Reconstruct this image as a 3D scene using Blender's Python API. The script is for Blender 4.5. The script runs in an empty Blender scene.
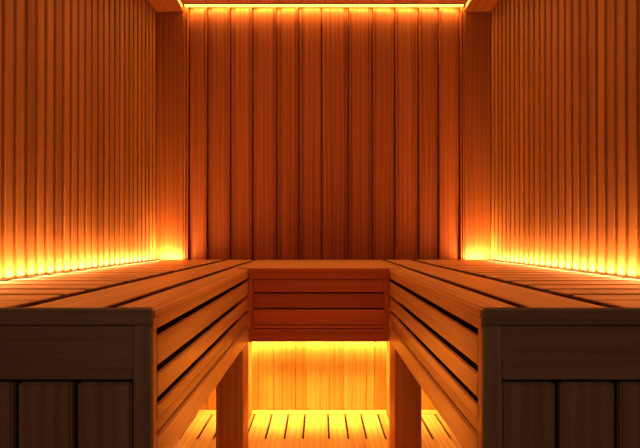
import bpy, bmesh, math, random
from mathutils import Vector, Matrix
random.seed(7)
C = bpy.context.scene.collection
EYE = 1.066          # camera height
WL, WR = -1.143, 1.192   # side wall faces
IL, IR = -0.353, 0.342   # inner edges of the side benches
YB = 2.70            # back wall
Y1, Y2 = 0.81, 1.89  # front of the side benches, front of the back bench
YK = 2.40            # wall under the bench
TOP = EYE - 0.147    # seat height
CEIL = EYE + 1.628
SOF = EYE + 1.585
YF = -0.9            # wall behind the camera

# ------------------------------------------------------------------ materials
def wood(name, dark, light, rough=0.5, bump=0.25, tone=0.25, spec=.3):
    m = bpy.data.materials.new(name); m.use_nodes = True
    nt = m.node_tree; N = nt.nodes; L = nt.links
    b = N['Principled BSDF']
    at = N.new('ShaderNodeAttribute'); at.attribute_name = 'grain'
    tn = N.new('ShaderNodeAttribute'); tn.attribute_name = 'tone'
    mp = N.new('ShaderNodeMapping'); mp.inputs['Scale'].default_value = (.7, 42, 42)
    L.new(at.outputs['Vector'], mp.inputs['Vector'])
    n1 = N.new('ShaderNodeTexNoise'); n1.inputs['Scale'].default_value = 1.0
    n1.inputs['Detail'].default_value = 5; n1.inputs['Roughness'].default_value = .6
    n1.inputs['Distortion'].default_value = .2
    L.new(mp.outputs[0], n1.inputs['Vector'])
    mp2 = N.new('ShaderNodeMapping'); mp2.inputs['Scale'].default_value = (1.6, 150, 150)
    L.new(at.outputs['Vector'], mp2.inputs['Vector'])
    n2 = N.new('ShaderNodeTexNoise'); n2.inputs['Scale'].default_value = 1.0
    n2.inputs['Detail'].default_value = 3
    L.new(mp2.outputs[0], n2.inputs['Vector'])
    # long cathedral figure
    mp3 = N.new('ShaderNodeMapping'); mp3.inputs['Scale'].default_value = (.9, 9, 9)
    L.new(at.outputs['Vector'], mp3.inputs['Vector'])
    wv = N.new('ShaderNodeTexWave'); wv.wave_type = 'BANDS'; wv.bands_direction = 'Y'
    wv.inputs['Scale'].default_value = 1.1; wv.inputs['Distortion'].default_value = 5
    wv.inputs['Detail'].default_value = 2; wv.inputs['Detail Scale'].default_value = .8
    L.new(mp3.outputs[0], wv.inputs['Vector'])
    def mth(op, a, b_, clamp=False):
        n = N.new('ShaderNodeMath'); n.operation = op; n.use_clamp = clamp
        for i, v in enumerate((a, b_)):
            if isinstance(v, (int, float)): n.inputs[i].default_value = v
            else: L.new(v, n.inputs[i])
        return n.outputs[0]
    s = mth('MULTIPLY', n1.outputs[0], .62)
    s = mth('ADD', s, mth('MULTIPLY', n2.outputs[0], .24))
    s = mth('ADD', s, mth('MULTIPLY', wv.outputs[1], .16))
    t = mth('MULTIPLY', mth('SUBTRACT', tn.outputs['Fac'], .5), tone)
    s2 = mth('ADD', s, t, True)
    r = N.new('ShaderNodeValToRGB')
    r.color_ramp.elements[0].position = .30; r.color_ramp.elements[0].color = (*dark, 1)
    r.color_ramp.elements[1].position = .72; r.color_ramp.elements[1].color = (*light, 1)
    L.new(s2, r.inputs[0]); L.new(r.outputs[0], b.inputs['Base Color'])
    b.inputs['Roughness'].default_value = rough
    b.inputs['Specular IOR Level'].default_value = spec
    bp = N.new('ShaderNodeBump'); bp.inputs['Strength'].default_value = bump
    bp.inputs['Distance'].default_value = .0015
    L.new(s, bp.inputs['Height']); L.new(bp.outputs[0], b.inputs['Normal'])
    return m

W_WALL = wood('wall_cedar', (.185, .052, .011), (.32, .104, .024), .55, .08, .18)
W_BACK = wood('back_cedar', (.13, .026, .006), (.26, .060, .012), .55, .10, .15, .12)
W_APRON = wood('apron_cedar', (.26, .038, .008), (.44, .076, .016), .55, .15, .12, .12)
W_LEG = wood('leg_cedar', (.36, .090, .022), (.54, .155, .045), .5, .15, .12, .15)
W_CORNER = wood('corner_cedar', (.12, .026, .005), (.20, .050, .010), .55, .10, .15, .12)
W_BENCH = wood('bench_cedar', (.42, .165, .050), (.66, .30, .105), .45, .25)
W_END_SHADE = wood('end_cedar_shade', (.15, .095, .060), (.27, .18, .12), .55, .45, .10)  # darkened copy of the bench wood: shade of the unlit ends in the colour
W_FLOOR = wood('floor_pine', (.50, .22, .045), (.78, .42, .11), .45, .25)
W_KICK = wood('kick_pine', (.44, .20, .035), (.68, .36, .075), .5, .2, .35)
W_SHADE = wood('shade_wood', (.016, .004, .0015), (.035, .009, .003), .8, .1)  # near-black: shade of gaps, slots and the unlit front put into the colour

def plain(name, col, rough=.4, metal=0.):
    m = bpy.data.materials.new(name); m.use_nodes = True; nt = m.node_tree
    b = nt.nodes['Principled BSDF']; b.inputs['Roughness'].default_value = rough
    b.inputs['Metallic'].default_value = metal
    n = nt.nodes.new('ShaderNodeTexNoise'); n.inputs['Scale'].default_value = 60
    r = nt.nodes.new('ShaderNodeValToRGB')
    r.color_ramp.elements[0].color = (*[c * .85 for c in col], 1)
    r.color_ramp.elements[1].color = (*[min(1, c * 1.15) for c in col], 1)
    nt.links.new(n.outputs[0], r.inputs[0]); nt.links.new(r.outputs[0], b.inputs['Base Color'])
    return m
ALU = plain('channel_bronze', (.10, .07, .045), .45, .6)
STEEL = plain('screw_steel', (.45, .40, .33), .35, 1.)

def emit(name, col, s):
    m = bpy.data.materials.new(name); m.use_nodes = True; nt = m.node_tree
    b = nt.nodes['Principled BSDF']; b.inputs['Base Color'].default_value = (*col, 1)
    b.inputs['Emission Color'].default_value = (*col, 1)
    b.inputs['Emission Strength'].default_value = s
    return m
AMBER = (1.0, .52, .13)
LED_HOT = emit('led_amber_bright', (1.0, .62, .12), 2.2)
LED_SOFT = emit('led_amber_soft', (1.0, .50, .10), 1.3)

# ------------------------------------------------------------------ mesh helper
class MB:
    def __init__(s):
        s.bm = bmesh.new()
        s.g = s.bm.loops.layers.float_vector.new('grain')
        s.t = s.bm.faces.layers.float.new('tone')
    def _finish(s, t, axis, tone):
        off = Vector((random.uniform(0, 50), random.uniform(0, 50), random.uniform(0, 50)))
        g = t.loops.layers.float_vector.new('grain'); tl = t.faces.layers.float.new('tone')
        for f in t.faces:
            f[tl] = tone
            for l in f.loops:
                c = l.vert.co
                v = (c.x, c.y, c.z) if axis == 'x' else (c.y, c.x, c.z) if axis == 'y' else (c.z, c.x, c.y)
                l[g] = Vector(v) + off
        me = bpy.data.meshes.new('tmp'); t.to_mesh(me); t.free()
        s.bm.from_mesh(me); bpy.data.meshes.remove(me)
    def box(s, x0, x1, y0, y1, z0, z1, axis=None, bev=.0015, tone=None, seg=1):
        if x1 < x0: x0, x1 = x1, x0
        d = (x1-x0, y1-y0, z1-z0)
        if axis is None: axis = 'xyz'[d.index(max(d))]
        t = bmesh.new()
        bmesh.ops.create_cube(t, size=1)
        for v in t.verts:
            v.co = Vector(((x0+x1)/2 + v.co.x*d[0], (y0+y1)/2 + v.co.y*d[1], (z0+z1)/2 + v.co.z*d[2]))
        b = min(bev, min(d)*.4)
        if b > 0: bmesh.ops.bevel(t, geom=t.edges[:], offset=b, segments=seg, affect='EDGES')
        s._finish(t, axis, random.random() if tone is None else tone)
    def prism(s, pts, p0, p1, along, tone=None):
        """extrude a 2-D outline; along 'x': pts=(y,z); 'y': (x,z); 'z': (x,y)"""
        t = bmesh.new()
        def mk(p, q): return {'x': (q, p[0], p[1]), 'y': (p[0], q, p[1]), 'z': (p[0], p[1], q)}[along]
        a = [t.verts.new(mk(p, p0)) for p in pts]; b = [t.verts.new(mk(p, p1)) for p in pts]
        n = len(pts)
        for i in range(n): t.faces.new((a[i], a[(i+1) % n], b[(i+1) % n], b[i]))
        t.faces.new(a[::-1]); t.faces.new(b)
        bmesh.ops.recalc_face_normals(t, faces=t.faces[:])
        s._finish(t, along, random.random() if tone is None else tone)
    def board(s, x0, x1, y0, y1, z0, z1, axis, cut=.016, tone=None, back=None):
        """a seat board whose edges are splayed back underneath"""
        if x1 < x0: x0, x1 = x1, x0
        t = bmesh.new(); c = .0015; rings = [(z0, cut), (z1-c*2, 0), (z1, c)]
        prev = None
        for z, i in rings:
            r = [t.verts.new(p) for p in ((x0+i, y0+i, z), (x1-i, y0+i, z), (x1-i, y1-i, z), (x0+i, y1-i, z))]
            if prev:
                for k in range(4): t.faces.new((prev[k], prev[(k+1) % 4], r[(k+1) % 4], r[k]))
            else: t.faces.new(r[::-1])
            prev = r
        t.faces.new(prev)
        s._finish(t, axis, random.random() if tone is None else tone)
    def build(s, name, mat, parent=None, kind=None):
        me = bpy.data.meshes.new(name); s.bm.to_mesh(me); s.bm.free()
        me.materials.append(mat)
        o = bpy.data.objects.new(name, me); C.objects.link(o)
        if parent:
            o.parent = parent
            for v in me.vertices: v.co -= parent.location
        if kind: o['kind'] = kind
        return o

def thing(name, label, cat, loc, group=None):
    o = bpy.data.objects.new(name, None); C.objects.link(o); o.location = loc
    o.empty_display_size = .1
    o['label'] = label; o['category'] = cat
    if group: o['group'] = group
    return o

# ------------------------------------------------------------------ the room
def side_wall(name, x, sgn):
    m = MB()
    m.box(x + sgn*.0075, x + sgn*.05, YF, YB+.05, 0, CEIL+.05, 'z', 0, .2)
    p = .054; y = 1.504 - p*44
    while y < YB - .004:
        w = .039
        y1 = min(y + w, YB - .001)
        m.box(x, x + sgn*.0145, y, y1, 0.0, SOF if y > -5 else SOF, 'z', .003, None, 2)
        y += p
    return m.build(name, W_WALL, kind='structure')
side_wall('wall_left', WL, -1)
side_wall('wall_right', WR, 1)

def sx(px, y=YB): return (px - 320) * y / 385.0
PL, PR = sx(184), sx(464)         # edges of the slatted panel
# back wall: slatted panel, wide boards with a bead and a stepped groove between them
m = MB()
m.box(WL-.05, WR+.05, YB+.022, YB+.06, 0, CEIL+.05, 'z', 0, .15)
edges = [sx(p) for p in (187.5, 206, 229, 251, 275, 297, 321.5, 350, 374, 396.5, 420, 440, 461)]
for i in range(len(edges)-1):
    a, b = edges[i], edges[i+1]
    left = (a+b)/2 < 0
    tn = random.random()
    z0, z1 = TOP-.06, CEIL
    if left:
        m.box(a-.004, a+.005, YB-.010, YB+.024, z0, z1, 'z', .0032, 1.6, 2)          # bead, its highlight put in as a paler tone
        m.box(a+.014, a+.040, YB+.010, YB+.024, z0, z1, 'z', .002, tn)              # stepped edge
        m.box(a+.040, b-.0045, YB, YB+.024, z0, z1, 'z', .005, tn, 3)                # face
    else:
        m.box(b-.005, b+.004, YB-.010, YB+.024, z0, z1, 'z', .0032, 1.6, 2)
        m.box(b-.040, b-.014, YB+.010, YB+.024, z0, z1, 'z', .002, tn)
        m.box(a+.0045, b-.040, YB, YB+.024, z0, z1, 'z', .005, tn, 3)
m.box(PL+.001, edges[0]-.010, YB-.010, YB+.024, TOP-.06, CEIL, 'z', .002)
m.box(edges[-1]+.010, PR-.001, YB-.010, YB+.024, TOP-.06, CEIL, 'z', .002)
m.build('wall_back', W_BACK, kind='structure')
# flat corner boards either side of the panel
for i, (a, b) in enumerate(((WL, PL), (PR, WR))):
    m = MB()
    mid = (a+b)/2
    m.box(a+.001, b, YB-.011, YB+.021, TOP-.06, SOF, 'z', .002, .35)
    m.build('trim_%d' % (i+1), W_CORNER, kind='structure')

# wall under the benches: planks
m = MB()
m.box(WL+.001, WR-.001, YK+.012, YK+.05, 0, TOP-.10, 'z', 0, .3)
ks = [sx(p, YK) for p in (258.5, 273.8, 282, 295.4, 306, 320, 329, 343, 352, 366.6, 374.6)]
e = ks[0]; 
while e > WL+.12: e -= random.choice((.055, .085, .095)); ks.insert(0, e)
ks.insert(0, WL+.001); e = ks[-1]
while e < WR-.12: e += random.choice((.055, .085, .095)); ks.append(e)
ks.append(WR-.001)
for a, b in zip(ks, ks[1:]):
    m.box(a+.0018, b-.0018, YK, YK+.0125, 0, TOP-.10, 'z', .0015)
m.build('wall_under_bench', W_KICK, kind='structure')

m = MB()
m.box(WL-.05, WR+.05, YF-.05, YB+.05, -.08, -.03, 'y', 0)
m.build('floor', W_SHADE, kind='structure')
# ceiling boards, lowered edge along both side walls
m = MB()
x = PL
n = 12; w = (PR-PL)/n
for i in range(n):
    m.box(PL+i*w+.001, PL+(i+1)*w-.001, YF, YB+.02, CEIL, CEIL+.02, 'y', .002)
m.box(WL-.05, WR+.05, YF-.05, YB+.05, CEIL+.019, CEIL+.06, 'y', 0)
m.build('ceiling', W_BACK, kind='structure')
for i, (a, b) in enumerate(((WL-.013, PL), (PR, WR+.013))):
    m = MB(); m.box(a, b, YF, YB+.02, SOF, CEIL+.018, 'y', .0015, .4)
    m.build('trim_%d' % (i+3), W_BACK, kind='structure')
m = MB()
m.box(WL-.05, WR+.05, YF-.05, YF-.012, -.03, CEIL+.05, 'z', 0)
x = WL
while x < WR - .02:
    m.box(x+.001, min(x+.094, WR)-.001, YF-.013, YF, -.03, CEIL, 'z', .003); x += .095
m.build('wall_front', W_SHADE, kind='structure')  # painted in shade so it bounces little red light

# ------------------------------------------------------------------ duckboard on the floor
D = thing('floor_duckboard', 'honey coloured plank duckboard glowing on the floor between the bench legs', 'duckboard', (0, 1.2, -.03))
gx = [-1.14, -1.045, -.95, -.85, -.753, -.656, -.57, -.484, -.398, -.292, -.191, -.091, .0486, .152, .249, .352, .44, .52, .604, .70, .80, .90, 1.0, 1.10, 1.189]
m = MB()
for a, b in zip(gx, gx[1:]):
    m.box(a+.0062, b-.0062, YF+.01, 2.337, -.018, 0, 'y', .004, None, 2)
m.build('deck_boards', W_FLOOR, D)
m = MB(); m.box(WL+.002, WR-.002, 2.338, YK-.002, -.018, 0, 'x', .0015, .5)
m.build('header_board', W_FLOOR, D)
m = MB()
for y0, y1 in ((YF+.01, 1.0), (1.15, 2.05)):
    m.box(WL+.002, WR-.002, y0, y1, -.0295, -.0018, 'y', 0, .3)
m.build('batten', W_FLOOR, D)

# ------------------------------------------------------------------ benches
G = 'slatted benches around three sides of the sauna'
def side_bench(s, label):
    wall = WL if s < 0 else WR; inn = abs(IL if s < 0 else IR)
    X = lambda a: s*a                       # a: distance from the centre line
    wl = abs(wall)
    R = thing('sauna_bench', label, 'bench', (s*(inn+wl)/2, 1.7, -.0), G)
    fr = TOP
    dk = wl - .045                           # deck edge beside the light cove
    # cross slats
    m = MB(); y = .922
    slat_in = .674 if s < 0 else .658
    m.board(X(slat_in), X(dk), Y1+.0085, y-.007, fr-.026, fr, 'x')
    p = .1075
    while y < YB-.05:
        y1 = min(y+p-.028, YB-.036)
        m.board(X(slat_in), X(dk), y, y1, fr-.026, fr, 'x')
        y += p
    m.build('seat_slats', W_BENCH, R)
    a0, a1 = (.468, .628) if s < 0 else (.455, .612)
    m = MB(); m.board(X(a0), X(a1), Y1+.0085, YB-.036, fr-.030, fr, 'y', .02, .55)
    m.build('seat_board', W_BENCH, R)
    b1 = a0 - .028
    m = MB(); m.box(X(inn), X(b1), Y1+.0085, Y2-.007, fr-.030, fr, 'y', .006, .6, 3)
    m.box(X(inn+.0003), X(inn+.022), Y1+.0085, Y2-.007, fr-.048, fr-.024, 'y', .001, .6)
    # continues over the corner as far as the back wall, set outside the back bench boards
    m.box(X(inn+.058), X(b1), Y2-.0069, YB-.036, fr-.030, fr, 'y', .003, .6, 2)
    m.build('edge_board', W_BENCH, R)
    # under the slats: joists, and a near-black board added to block light
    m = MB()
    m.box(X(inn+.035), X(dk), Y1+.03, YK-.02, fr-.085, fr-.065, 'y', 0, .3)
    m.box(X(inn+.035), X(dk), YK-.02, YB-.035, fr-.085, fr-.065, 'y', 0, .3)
    m.build('light_block_board', W_SHADE, R)
    m = MB()
    for a in (inn+.060, .560, .700, wl-.09):
        m.box(X(a), X(a+.035), Y1+.03, YB-.04, fr-.065, fr-.031, 'y', .001)
    m.build('joist', W_SHADE, R)
    # apron facing the aisle
    fy0, fy1 = .839, Y2+.034
    zz = lambda d: EYE - d
    m = MB()
    f0, f1 = X(inn+.002), X(inn+.022)
    for d0, d1 in ((.214, .278), (.297, .349), (.366, .397)):
        m.box(f0, X(inn+.012), fy0, fy1, zz(d1), zz(d0), 'y', .0025, None, 2)
    m.build('apron_slats', W_BENCH, R)
    m = MB(); m.box(X(inn+.009), X(inn+.024), fy0, fy1, zz(.432), zz(.402), 'y', .002, .2)
    m.build('apron_batten', W_BENCH, R)
    m = MB(); m.box(f0, f1, fy0, fy1, zz(.508), zz(.436), 'y', .003, .6, 2)
    m.build('apron_rail', W_BENCH, R)
    m = MB(); m.box(X(inn+.050), X(inn+.056), Y1+.03, Y2+.03, zz(.44), zz(.15), 'y', 0, .3)  # unseen near-black board added to darken the apron gaps and stop light
    m.build('apron_light_block', W_SHADE, R)
    # corner post at the front end; its front board carries painted shade
    m = MB()
    m.box(X(inn+.004), X(inn+.040), Y1, Y1+.0075, 0, zz(.183), 'z', .0015, .5, 2)
    m.build('corner_board', W_END_SHADE, R)
    m = MB()
    m.box(X(inn+.002), X(inn+.038), Y1+.008, fy0-.0005, 0, zz(.1955), 'z', .0015, .6, 2)
    m.build('corner_post', W_BENCH, R)
    # end panel facing the door
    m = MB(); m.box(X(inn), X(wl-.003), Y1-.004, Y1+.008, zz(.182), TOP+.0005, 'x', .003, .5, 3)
    m.build('cap_board', W_END_SHADE, R)
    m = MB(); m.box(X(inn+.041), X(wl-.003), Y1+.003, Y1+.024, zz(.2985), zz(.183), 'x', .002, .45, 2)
    m.build('top_rail', W_END_SHADE, R)
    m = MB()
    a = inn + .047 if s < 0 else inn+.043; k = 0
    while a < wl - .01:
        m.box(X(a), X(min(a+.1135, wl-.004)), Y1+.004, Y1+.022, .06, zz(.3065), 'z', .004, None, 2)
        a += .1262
    m.build('end_planks', W_END_SHADE, R)
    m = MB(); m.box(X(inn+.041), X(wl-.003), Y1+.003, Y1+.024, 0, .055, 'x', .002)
    m.build('bottom_rail', W_END_SHADE, R)
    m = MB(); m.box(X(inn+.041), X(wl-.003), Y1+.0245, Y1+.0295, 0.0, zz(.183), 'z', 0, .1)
    m.build('panel_backing', W_SHADE, R)
    # legs: a broad front one under the corner, one farther back
    def leg(x0, x1, y0, y1, mat):
        m = MB()
        m.box(X(x0), X(x1), y0, y1, 0, zz(.5095), 'z', .0025, .35, 2)
        m.box(X(max(x0, inn+.036)), X(x1), y0+.001, y1-.001, zz(.5095), fr-.086, 'z', 0, .35)
        m.build('leg', mat, R)
    leg(inn+.009, inn+.135, 1.805, 1.95, W_LEG)
    leg(inn+.062, inn+.150, 2.19, 2.35, W_KICK)
    leg(wl-.09, wl-.02, 1.805, 1.90, W_LEG)
    return R
side_bench(-1, 'left cedar slatted bench with plank end panel, running along the left wall')
side_bench(1, 'right cedar slatted bench with plank end panel, running along the right wall')

# back bench between the two
R = thing('sauna_bench', 'short middle bench under the back wall, joining the two side benches', 'bench', (0, 2.2, 0), G)
zz = lambda d: EYE - d
m = MB()
bx0, bx1 = IL-.055, IR+.055
ys = [Y2+.012, 2.12, 2.30, 2.48, YB-.036]
m.box(bx0, bx1, ys[0]+.030, ys[1]-.001, TOP-.028, TOP, 'x', .001)
for a, b in zip(ys[1:], ys[2:]):
    m.box(bx0, bx1, a+.001, b-.001, TOP-.028, TOP, 'x', .001)
m.build('seat_slats', W_BENCH, R)
m = MB(); m.box(IL+.001, IR-.001, Y2+.0245, ys[0]+.029, TOP-.028, TOP, 'x', .001, .6)
m.build('edge_board', W_BENCH, R)
m = MB()
for d0, d1 in ((.2025, .2645), (.2715, .3425), (.3495, .4250)):
    m.box(IL+.026, IR-.026, Y2+.006, Y2+.024, zz(d1), zz(d0), 'x', .002, None, 2)
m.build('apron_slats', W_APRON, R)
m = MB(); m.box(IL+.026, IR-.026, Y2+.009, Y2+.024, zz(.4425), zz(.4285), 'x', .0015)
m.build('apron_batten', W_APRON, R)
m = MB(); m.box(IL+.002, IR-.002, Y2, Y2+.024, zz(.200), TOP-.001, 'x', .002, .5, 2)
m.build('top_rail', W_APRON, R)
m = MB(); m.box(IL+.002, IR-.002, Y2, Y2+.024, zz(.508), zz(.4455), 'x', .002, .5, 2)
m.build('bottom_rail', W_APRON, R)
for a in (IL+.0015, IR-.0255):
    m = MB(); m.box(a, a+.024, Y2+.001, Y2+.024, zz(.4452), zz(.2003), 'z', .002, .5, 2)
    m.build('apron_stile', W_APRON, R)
m = MB(); m.box(IL+.02, IR-.02, Y2+.026, Y2+.034, zz(.505), TOP-.03, 'x', 0, .2)  # unseen board added behind the slats to keep their gaps dark
m.build('apron_light_block', W_SHADE, R)
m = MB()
m.box(IL+.02, IR-.02, Y2+.035, YB-.032, TOP-.05, TOP-.0285, 'y', 0, .3)  # unseen board added to stop light rising through the seat
m.build('light_block_board', W_SHADE, R)

# ------------------------------------------------------------------ lights
def area(name, loc, sx_, sy_, direction, power, color=AMBER, spread=180, up='Y'):
    l = bpy.data.lights.new(name, 'AREA'); l.shape = 'RECTANGLE'
    l.size = sx_; l.size_y = sy_; l.energy = power; l.color = color
    l.spread = math.radians(spread)
    o = bpy.data.objects.new(name, l); C.objects.link(o); o.location = loc
    z = -Vector(direction).normalized()
    # local Y axis kept along the strip: 'Y' world y, 'X' world x
    ax = Vector((0, 1, 0)) if up == 'Y' else Vector((1, 0, 0))
    x = ax.cross(z).normalized(); y = z.cross(x).normalized()
    o.rotation_euler = Matrix((x, y, z)).transposed().to_euler()
    return o

LG = None
def strip(label, lens, chan, mat, group=None):
    """aluminium channel with a glowing diffuser"""
    b = lens
    R = thing('led_strip', label, 'led strip', ((b[0]+b[1])/2, (b[2]+b[3])/2, b[4]), group)
    m = MB(); m.box(*b, bev=.001); m.build('diffuser', mat, R)
    m = MB()
    for c in chan: m.box(*c, bev=.0005)
    m.build('channel', ALU, R)
    return R

for s, w, lab in ((-1, abs(WL), 'left'), (1, abs(WR), 'right')):
    x0, x1 = s*(w-.040), s*(w-.006)
    strip('amber led strip glowing in the slot between %s wall slats and bench' % lab,
          (x0+s*.003, x1-s*.003, Y1+.03, YB-.036, TOP-.020, TOP-.014),
          [(s*(w-.044), s*(w-.0405), Y1+.03, YB-.036, TOP-.024, TOP+.0035),
           (x0, x1, Y1+.03, YB-.036, TOP-.025, TOP-.0205)], LED_HOT)
    area('wall_led_light', (s*(w-.022), (Y1+YB)/2, TOP+.004), .012, YB-Y1-.08, (s*.10, 0, 1), 33, (1, .55, .17))
    area('bench_graze_light', (s*(w-.030), (Y1+YB)/2, TOP+.012), .010, YB-Y1-.08, (-s, 0, .3), 3, (1, .55, .17))
    e0, e1 = w-.020, w-.175
    area('corner_led_light', (s*(e0+e1)/2, YB-.050, TOP+.006), .016, e0-e1, (0, .35, 1), 9, (1, .55, .17), up='X')
# ceiling cove
strip('amber led strip glowing along the top edge of the back wall',
      (PL+.012, PR-.012, YB-.030, YB-.008, CEIL-.010, CEIL-.0005),
      [(PL+.012, PR-.012, YB-.0325, YB-.0305, CEIL-.005, CEIL-.0005)], LED_HOT)
area('cove_led_light', ((PL+PR)/2, YB-.022, CEIL-.0115), .014, PR-PL-.03, (0, .4, -1), 18, (1, .5, .1), up='X')
for s, a, lab in ((-1, PL, 'left'), (1, PR, 'right')):
    strip('amber led strip on the inner face of the %s ceiling soffit' % lab,
          (a-s*.001, a-s*.007, YF+.05, YB-.05, CEIL-.036, CEIL-.012),
          [(a-s*.001, a-s*.009, YF+.05, YB-.05, CEIL-.011, CEIL-.004)], LED_SOFT)
    area('soffit_led_light', (a-s*.012, 1.45, CEIL-.024), .02, 1.2, (-s, 0, -.8), 8.2, (1, .50, .17))
# under the bench
strip('hidden amber led strip below the bench at the top of the lower wall',
      (WL+.16, WR-.16, YK-.030, YK-.012, zz(.6145), zz(.606)),
      [(WL+.16, WR-.16, YK-.034, YK-.002, zz(.6055), zz(.580))], LED_HOT)
area('under_bench_light', ((WL+WR)/2, YK-.020, zz(.618)), .02, WR-WL-.4, (0, .25, -1), 17, up='X')
area('floor_fill_light', (0, 2.25, zz(.60)), .03, 1.3, (0, .1, -1), 7, (1, .58, .16), 60, up='X')  # added hidden fill that brightens the floor, no fixture here
area('aisle_fill_light', (0, .835, .50), .45, .2, (0, 1, .12), 3.0, (1, .50, .13), up='X')  # unseen fill added to brighten the aprons and leg fronts
# soft fill light added over the aisle (out of view, above the frame)
area('ceiling_fill_light', (0, 1.35, CEIL-.03), .5, 1.0, (0, 0, -1), 5, (1.0, .50, .17))
area('front_fill_light', (0, YF+.05, 1.9), .4, .4, (0, 1, -.3), 5.4, (1.0, .80, .55))  # weak fill added behind the camera for the bench ends

w = bpy.data.worlds.new('world'); C_ = bpy.context.scene; C_.world = w
w.use_nodes = True
w.node_tree.nodes['Background'].inputs[0].default_value = (.02, .008, .003, 1)
w.node_tree.nodes['Background'].inputs[1].default_value = .2

# ------------------------------------------------------------------ camera
cam = bpy.data.cameras.new('camera'); co = bpy.data.objects.new('camera', cam); C.objects.link(co)
co.location = (0, 0, EYE); co.rotation_euler = (math.radians(90), 0, 0)
cam.sensor_width = 36; cam.lens = 385/640*36; cam.shift_y = 14.5/640
cam.clip_start = .01
C_.camera = co
C_.view_settings.view_transform = 'Standard'
C_.view_settings.look = 'None'
C_.cycles.max_bounces = 10; C_.cycles.diffuse_bounces = 6
C_.cycles.use_denoising = True
